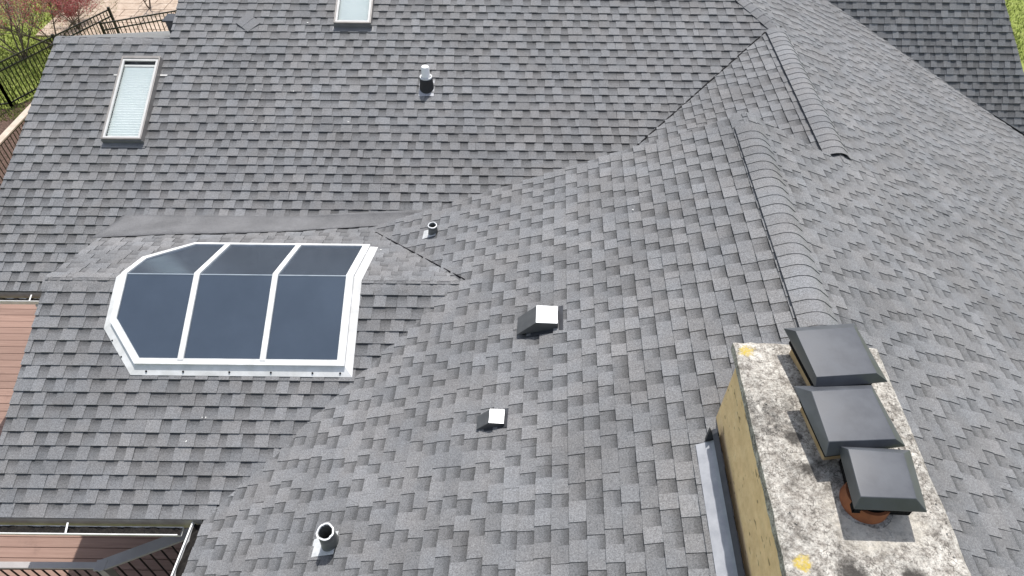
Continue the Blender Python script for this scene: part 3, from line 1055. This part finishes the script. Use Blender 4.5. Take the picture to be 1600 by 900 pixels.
vent_pipe(FB, (677, 364), .057, .13, 'short open lead vent pipe with pale flashing where the valley begins', 'small')

# ------------------------------------------------------------------ box vents
M_VENT = noisy('dark_coated_metal', (.06, .062, .066), (.085, .088, .092), 9, .30, .6)
M_VTOP = noisy('vent_top_glare', (.55, .56, .57), (.66, .67, .68), 10, .24, .7, metal=.6)  # pale base colour paints sun glare on the dark vents' tops
def box_vent(F, px, s, label, side=None):
    P = F.hit(px)
    root = empty('roof_vent', P, label, 'roof vent', 'metal box vents on the roof')
    M = Matrix.Translation(P) @ Matrix.Rotation(-AZW, 4, 'Z')           # x: across the ridge, z: vertical
    sl_ = math.tan(F.p)
    zr = lambda x: sl_ * x
    hw = .105 * s
    prof = [(-.19 * s, zr(-.19 * s) + .055 * s), (-.015 * s, .155 * s), (.175 * s, .155 * s), (.185 * s, .145 * s), (.19 * s, zr(.19 * s) + .0)]
    b = MB()
    k_ = len(prof)
    vs_ = [M @ V((x, y, z)) for y in (-hw, hw) for x, z in prof]
    b.add(vs_, [(0, 1, k_ + 1, k_), (2, 3, k_ + 3, k_ + 2), (3, 4, k_ + 4, k_ + 3), tuple(range(k_)), tuple(range(k_, 2 * k_))[::-1]])
    hood = b.build('hood', M_VENT, root)
    md = hood.modifiers.new('t', 'SOLIDIFY'); md.thickness = .003 * s
    b = MB().box(-.020 * s, -hw - .004, .152 * s, .180 * s, hw + .004, .158 * s, M)
    b.build('top_plate', M_VTOP, root, bevel=.002)
    b = MB()
    b.add([M @ V((x, y, zr(x) + z)) for x, y, z in ((-.14 * s, -hw * .8, .0), (.15 * s, -hw * .8, .0), (.15 * s, hw * .8, .0), (-.14 * s, hw * .8, .0), (-.12 * s, -hw * .8, .08 * s), (.15 * s, -hw * .8, .07 * s), (.15 * s, hw * .8, .07 * s), (-.12 * s, hw * .8, .08 * s))],
          [(0, 1, 5, 4), (1, 2, 6, 5), (2, 3, 7, 6), (3, 0, 4, 7)])
    b.build('throat', M_BLACK, root)
    Mx = F.mat(); Mx.translation = P
    MB().box(-.16 * s, -.10 * s, .015, .14 * s, .26 * s, .018, Mx).build('base_flashing', M_DKMETAL, root)
    return root
box_vent(FB, (840, 508), 1.07, 'larger dark metal box vent with a bright top, uphill of the small one')
box_vent(FB, (767, 660), .68, 'small dark metal box vent with a bright top, below the larger one')
# vent standing behind the low ridge
P = FBK.on(-5.62, YAM + .75)
root = empty('roof_vent', P, 'dark roof vent peeping over the low ridge by the upper roof edge', 'roof vent', 'metal box vents on the roof')
b = MB()
b.prism([P + V((-.13, -.1, -.02)), P + V((.13, -.1, -.02)), P + V((.16, -.1, .30)), P + V((-.16, -.1, .30))], (0, 0, 0), (0, .22, 0))
b.build('hood', M_VENT, root, bevel=.01)
MB().box(-.19, -.13, .30, .19, .15, .325, Matrix.Translation(P)).build('top_plate', M_DKMETAL, root, bevel=.006)

# ------------------------------------------------------------------ loose square of shingle on the main slope
c4 = [FA.hit(q) for q in ((369, 37), (388, 51), (408, 37), (388, 21))]
patch = empty('shingle_patch', c4[1], 'square shingle patch set cornerwise on the main slope', 'roof patch')
ctr = sum(c4, V((0, 0, 0))) / 4
for a, b_ in ((0, .49), (.51, 1)):
    q = [c4[0].lerp(c4[1], a), c4[0].lerp(c4[1], b_), c4[3].lerp(c4[2], b_), c4[3].lerp(c4[2], a)]
    MB().prism(q, FA.n * .010, FA.n * .026).build('shingle_tab', M_SH, patch)

# pale petals and bits lying on the roof
mb = MB()
rr = random.Random(21)
M_PET = mat('pale_petal', (.75, .74, .70), .8)
spots = [(FA, (482, 37)), (FA, (458, 144)), (FA, (396, 190)), (FA, (543, 192)), (FA, (400, 142)), (FD, (1536, 240)), (FB, (990, 331)), (FB, (648, 470)), (FE2, (594, 393)), (FE, (293, 690)), (FE, (320, 653)), (FD, (1230, 108)), (FD, (1305, 172))]
for F, q in spots:
    P = F.hit(q) + F.n * .022
    for _ in range(2):
        M = F.mat(); M.translation = P + F.c * rr.uniform(-.02, .02)
        s_ = rr.uniform(.006, .011)
        mb.box(-s_, -s_ * .5, 0, s_, s_ * .5, .004, M @ Matrix.Rotation(rr.uniform(0, 3), 4, 'Z') @ Matrix.Rotation(.3, 4, 'X'))
tag(mb.build('fallen_petals', M_PET), 'few pale petals scattered over the shingles', 'petals', kind='stuff')

# ------------------------------------------------------------------ ground
M_GRASS = mat('lawn', rough=.95, spec=.2)
n = N(M_GRASS)
p = n.pos()
g = n.ramp(n.noise(p, 1.3, 6, .7), [(.3, (.19, .22, .045)), (.5, (.27, .33, .075)), (.7, (.36, .39, .12))])
g = n.mix(n.ramp(n.noise(p, 7, 5, .7), [(.52, 0), (.72, .75)]), g, (.27, .24, .13))
n.put(n.b.inputs['Base Color'], g)
n.bump(n.noise(p, 30, 5, .8), .9, .04)
M_MULCH = noisy('bark_mulch', (.045, .026, .018), (.16, .10, .075), 22, .95, bump=.9, detail=6)
M_PATIO = mat('pale_pavers', rough=.9, spec=.25)
n = N(M_PATIO)
p = n.pos()
g = n.ramp(n.noise(p, 5, 5, .7), [(.3, (.36, .27, .20)), (.7, (.56, .46, .37))])
n.put(n.b.inputs['Base Color'], g)
n.bump(n.noise(p, 20, 4), .4, .02)
rows = []
S = [-400, -120, -60, -30, -20, -12, -6, 0, 6, 12, 20, 30, 60, 120, 400]
vs_ = [(x, y + 10, .25 * noise.noise((x * .05, y * .05, 0)) if abs(x) > 20 or abs(y) > 20 else 0) for x in S for y in S]
k = len(S)
tag(MB().add(vs_, [(i * k + j, (i + 1) * k + j, (i + 1) * k + j + 1, i * k + j + 1) for i in range(k - 1) for j in range(k - 1)]).build('ground', M_GRASS), kind='structure')
def blob(px, z, name, mt, seed, wob=.25):
    q = [at_z(p_, z) for p_ in px]
    rr = random.Random(seed)
    out = []
    for i in range(len(q)):
        a, b = q[i], q[(i + 1) % len(q)]
        for j in range(5):
            t = a.lerp(b, j / 5)
            out.append(V((t.x + (rr.uniform(-wob, wob) if j else 0), t.y + (rr.uniform(-wob, wob) if j else 0), z)))
    return tag(MB().add(out, [tuple(range(len(out)))]).build(name, mt), kind='structure')
blob([(-80, 330), (-60, 215), (-10, 178), (20, 166), (60, 152), (110, 140), (110, 330)], .012, 'mulch_bed', M_MULCH, 1)
blob([(70, 75), (84, 18), (118, -6), (162, -4), (166, 70), (120, 95)], .016, 'planting_bed', M_MULCH, 2)
# patio of rectangular pavers
patio_c = [at_z(q, .0) for q in ((165, 56), (150, -30), (310, -40), (310, 60))]
xa, xb = min(q.x for q in patio_c), max(q.x for q in patio_c)
ya, yb = min(q.y for q in patio_c), max(q.y for q in patio_c)
tag(MB().box(xa, ya, .004, xb, yb, .022).build('patio', M_PATIO), kind='structure')
patio = bpy.data.objects['patio']
rr = random.Random(9)
y = ya
while y < yb - .1:
    x = xa - rr.uniform(0, .5)
    while x < xb - .1:
        wx = rr.choice((.5, .75, .9))
        MB().box(max(x, xa) + .012, y + .012, .02, min(x + wx, xb) - .012, min(y + .5, yb) - .012, .045 + rr.uniform(0, .006)).build('paver', M_PATIO, patio)
        x += wx
    y += .5

# grass blades in the two corners of the lawn that show
rr = random.Random(31)
mb = MB()
for quad, cnt in (([(-30, -20), (200, -20), (110, 190), (-30, 190)], 15000), ([(1540, -60), (1900, -60), (1900, 420), (1590, 90)], 12000)):
    c = [at_z(q, 0) for q in quad]
    for _ in range(cnt):
        a, b = rr.random(), rr.random()
        P = (c[0].lerp(c[1], a)).lerp(c[3].lerp(c[2], a), b)
        h, ang = rr.uniform(.04, .11), rr.uniform(0, 6.28)
        w_ = rr.uniform(.008, .02)
        d_ = V((math.cos(ang), math.sin(ang), 0))
        mb.add([P - d_ * w_, P + d_ * w_, P + EZ * h + V((rr.uniform(-.05, .05), rr.uniform(-.05, .05), 0))], [(0, 1, 2)])
tag(mb.build('grass', M_GRASS), 'short green lawn grass beyond the fence and past the far verge', 'grass', kind='stuff')

# ------------------------------------------------------------------ deck
ZD = -8.8 + ZC
M_DECK = mat('red_brown_composite', rough=.72, spec=.35)
n = N(M_DECK)
p = n.pos((.6, 14, 14))
g = n.ramp(n.noise(p, 2.5, 5, .7), [(.3, (.235, .145, .112)), (.7, (.33, .215, .172))])
rnd = n.new('ObjectInfo').outputs['Random']
g = n.mix(1.0, g, n.ramp(rnd, [(0, .86), (1, 1.12)]), 'MULTIPLY')
st = n.ramp(n.noise(n.pos(), 2.2, 5, .7), [(.58, 1.0), (.75, .72)])
g = n.mix(1.0, g, st, 'MULTIPLY')
n.put(n.b.inputs['Base Color'], g)
n.bump(n.noise(p, 12, 3), .25, .004)
deck = empty('deck', (-7, 4, ZD), 'red-brown plank deck wrapping the house below the eaves', 'deck')
y = 1.4
i = 0
while y < 13.4:
    x1 = -2.9 if y < 4.55 else (-5.05 if y < 6.7 else -7.1)
    MB().box(-10.5, y, ZD - .028, x1, y + .134, ZD + random.Random(i).uniform(-.001, .001)).build('deck_board', M_DECK, deck, bevel=.004)
    y += .140
    i += 1
MB().box(-10.48, 1.42, ZD - .25, -10.42, 13.38, ZD - .03).build('rim_joist', M_TRIM, deck)
MB().box(-10.42, 1.42, ZD - .25, -3.0, 1.46, ZD - .03).build('rim_joist', M_TRIM, deck)
for x in (-10, -9.2, -8.4, -7.6, -6.8, -6.0, -5.2, -4.4, -3.6):
    MB().box(x - .02, 1.47, ZD - .22, x + .02, 13.3 if x < -7.2 else (6.6 if x < -5.1 else 4.5), ZD - .03).build('joist', M_TRIM, deck)

M_RAILG = noisy('grey_composite', (.36, .335, .325), (.44, .415, .40), 4, .6)
M_RAILT = noisy('weathered_tan_rail', (.46, .38, .30), (.58, .50, .41), 6, .7)
M_IRON = mat('black_iron', (.015, .013, .012), .45)
def railing(pts, z, label, mt, wds, posts=True, group='deck railings'):
    root = empty('deck_railing', (pts[0][0], pts[0][1], ZD), label, 'railing', group)
    for a, b, wd in zip(pts, pts[1:], wds):
        A, B = V((*a, z)), V((*b, z))
        d = (B - A).normalized()
        MB().bar(A - d * .03, B + d * .03, wd, .035).build('handrail', mt, root, bevel=.006)
        MB().bar(A + EZ * -.045, B + EZ * -.045, .04, .05).build('upper_rail', M_IRON, root)
        MB().bar(V((*a, ZD + .12)), V((*b, ZD + .12)), .04, .04).build('lower_rail', M_IRON, root)
        L = (B - A).length
        k = max(1, int(L / .115))
        for j in range(1, k):
            q = A.lerp(B, j / k)
            MB().tube(V((q.x, q.y, ZD + .08)), V((q.x, q.y, z - .06)), .010, n=8).build('baluster', M_IRON, root)
    for a, b, c in zip(pts, pts[1:], pts[2:]):
        MB().box(b[0] - .062, b[1] - .062, z - .03, b[0] + .062, b[1] + .062, z + .003).build('corner_cap', mt, root, bevel=.004)
    if posts:
        for q in pts:
            MB().box(q[0] - .045, q[1] - .045, ZD, q[0] + .045, q[1] + .045, z - .036).build('post', mt, root, bevel=.004)
    return root
zr_ = -7.85 + ZC
cpt = at_z((157, 883), zr_)
ept = at_z((312, 826), zr_)
lpt = at_z((-60, 882), zr_)
railing([(lpt.x, lpt.y), (cpt.x, cpt.y), (ept.x, ept.y)], zr_, 'grey deck railing with black balusters turning a corner under the roof gutters', M_RAILG, (.075, .14))
railing([(-10.40, 6.5), (-10.40, 9.6), (-10.40, 13.2)], zr_, 'tan topped deck railing with black balusters along the mulch bed', M_RAILT, (.15, .15))

# ------------------------------------------------------------------ fences
def fence(a, b, label, h=1.22):
    a, b = V((a.x, a.y, 0)), V((b.x, b.y, 0))
    root = empty('metal_fence', a, label, 'fence', 'black metal fences in the garden')
    d = (b - a)
    L = d.length
    d.normalize()
    ns = max(1, round(L / 2.0))
    for i in range(ns + 1):
        q = a + d * L * i / ns
        MB().box(-.032, -.032, 0, .032, .032, h + .05, Matrix.Translation(q)).build('post', M_IRON, root)
    for i in range(ns):
        q0, q1 = a + d * L * i / ns, a + d * L * (i + 1) / ns
        for zz in (h, h - .2, .16):
            MB().bar(q0 + EZ * zz, q1 + EZ * zz, .028, .035).build('rail', M_IRON, root)
        k = int((q1 - q0).length / .115)
        for j in range(1, k):
            q = q0.lerp(q1, j / k)
            MB().box(-.010, -.010, .05, .010, .010, h - .002, Matrix.Translation(q)).build('picket', M_IRON, root)
    return root
f0, f1 = at_z((20, 168), 0), at_z((57, 148), 0)
dd = (f1 - f0).normalized()
fence(f0, f0 + dd * 4.0, 'black metal picket fence running behind the low gable beside the mulch bed')
fence(f0, f0 + V((-2.6, -.9, 0)), 'black metal picket fence leaving the corner post across the lawn')
fence(at_z((156, 35), 1.24), at_z((310, 9), 1.24), 'black metal picket fence in front of the pale paved patio')

# ------------------------------------------------------------------ budding shrubs
M_TWIG = noisy('pinkish_twig', (.36, .24, .20), (.58, .45, .39), 3, .8)
M_BARK = noisy('grey_bark', (.10, .075, .06), (.20, .16, .13), 9, .9, bump=.4)
M_BUD = mat('red_leaf', rough=.6, spec=.3)
n = N(M_BUD)
n.put(n.b.inputs['Base Color'], n.ramp(n.noise(n.pos(), 6, 4, .7), [(.3, (.28, .05, .055)), (.55, (.48, .13, .13)), (.75, (.60, .30, .27))]))
def shrub(P, h, spread, label, seed, buds, stems=5, name='red_shrub', leaf=(.016, .034)):
    root = empty(name, P, label, 'shrub', 'red budding shrubs')
    rr = random.Random(seed)
    trunk, twigs, leaves = MB(), MB(), MB()
    tips = []
    def grow(p, d, L, r, lev):
        segs = 4
        for i in range(segs):
            q = p + d * (L / segs)
            (trunk if lev < 2 else twigs).tube(p, q, r, r * .82, n=6 if lev < 2 else 4, caps=False)
            p, r = q, r * .82
            d = (d + V((rr.uniform(-.22, .22), rr.uniform(-.22, .22), rr.uniform(-.1, .16)))).normalized()
            if lev >= 2:
                tips.append((p.copy(), lev))
            if lev < 3 and i > 0:
                for _ in range(2 if lev else 2):
                    s_ = V((rr.uniform(-1, 1), rr.uniform(-1, 1), rr.uniform(-.25, .5)))
                    grow(p, (d * .7 + s_ * .75).normalized(), L * rr.uniform(.5, .72), r * .62, lev + 1)
    for _ in range(stems):
        a = rr.uniform(0, 6.28)
        grow(V(P), (EZ + V((math.cos(a), math.sin(a), 0)) * spread * rr.uniform(.3, 1)).normalized(), h * rr.uniform(.5, .7), .028, 0)
    for p, lev in tips:
        for _ in range(buds):
            if rr.random() < .65:
                c = p + V((rr.gauss(0, .03), rr.gauss(0, .03), rr.gauss(0, .03)))
                s_ = rr.uniform(*leaf)
                u = V((rr.uniform(-1, 1), rr.uniform(-1, 1), rr.uniform(-1, 1))).normalized()
                v = u.orthogonal().normalized()
                leaves.add([c, c + u * s_ + v * s_ * .5, c + u * s_ * 2, c + u * s_ - v * s_ * .5], [(0, 1, 2, 3)])
    trunk.build('trunk', M_BARK, root, smooth=True)
    tag(twigs.build('twigs', M_TWIG, root), kind='stuff')
    tag(leaves.build('leaves', M_BUD, root), kind='stuff')
    return root
shrub(at_z((124, 46), 0), 1.5, .9, 'dense crimson shrub in the bed behind the low ridge', 3, 3, 6, leaf=(.012, .026))
shrub(at_z((40, 95), 0), 2.6, 1.1, 'sparse bare-twigged shrub with red buds on the lawn behind the fence', 8, 1, 7, leaf=(.014, .03))
shrub(at_z((88, 72), 0), 2.3, 1.3, 'pale-twigged budding shrub overhanging the fence by the patio corner', 27, 1, 5, leaf=(.014, .03))
shrub(at_z((235, 15), 0), 1.6, 1.1, 'thin leafless twiggy shrub with few red buds beside the patio', 15, 0, 3)
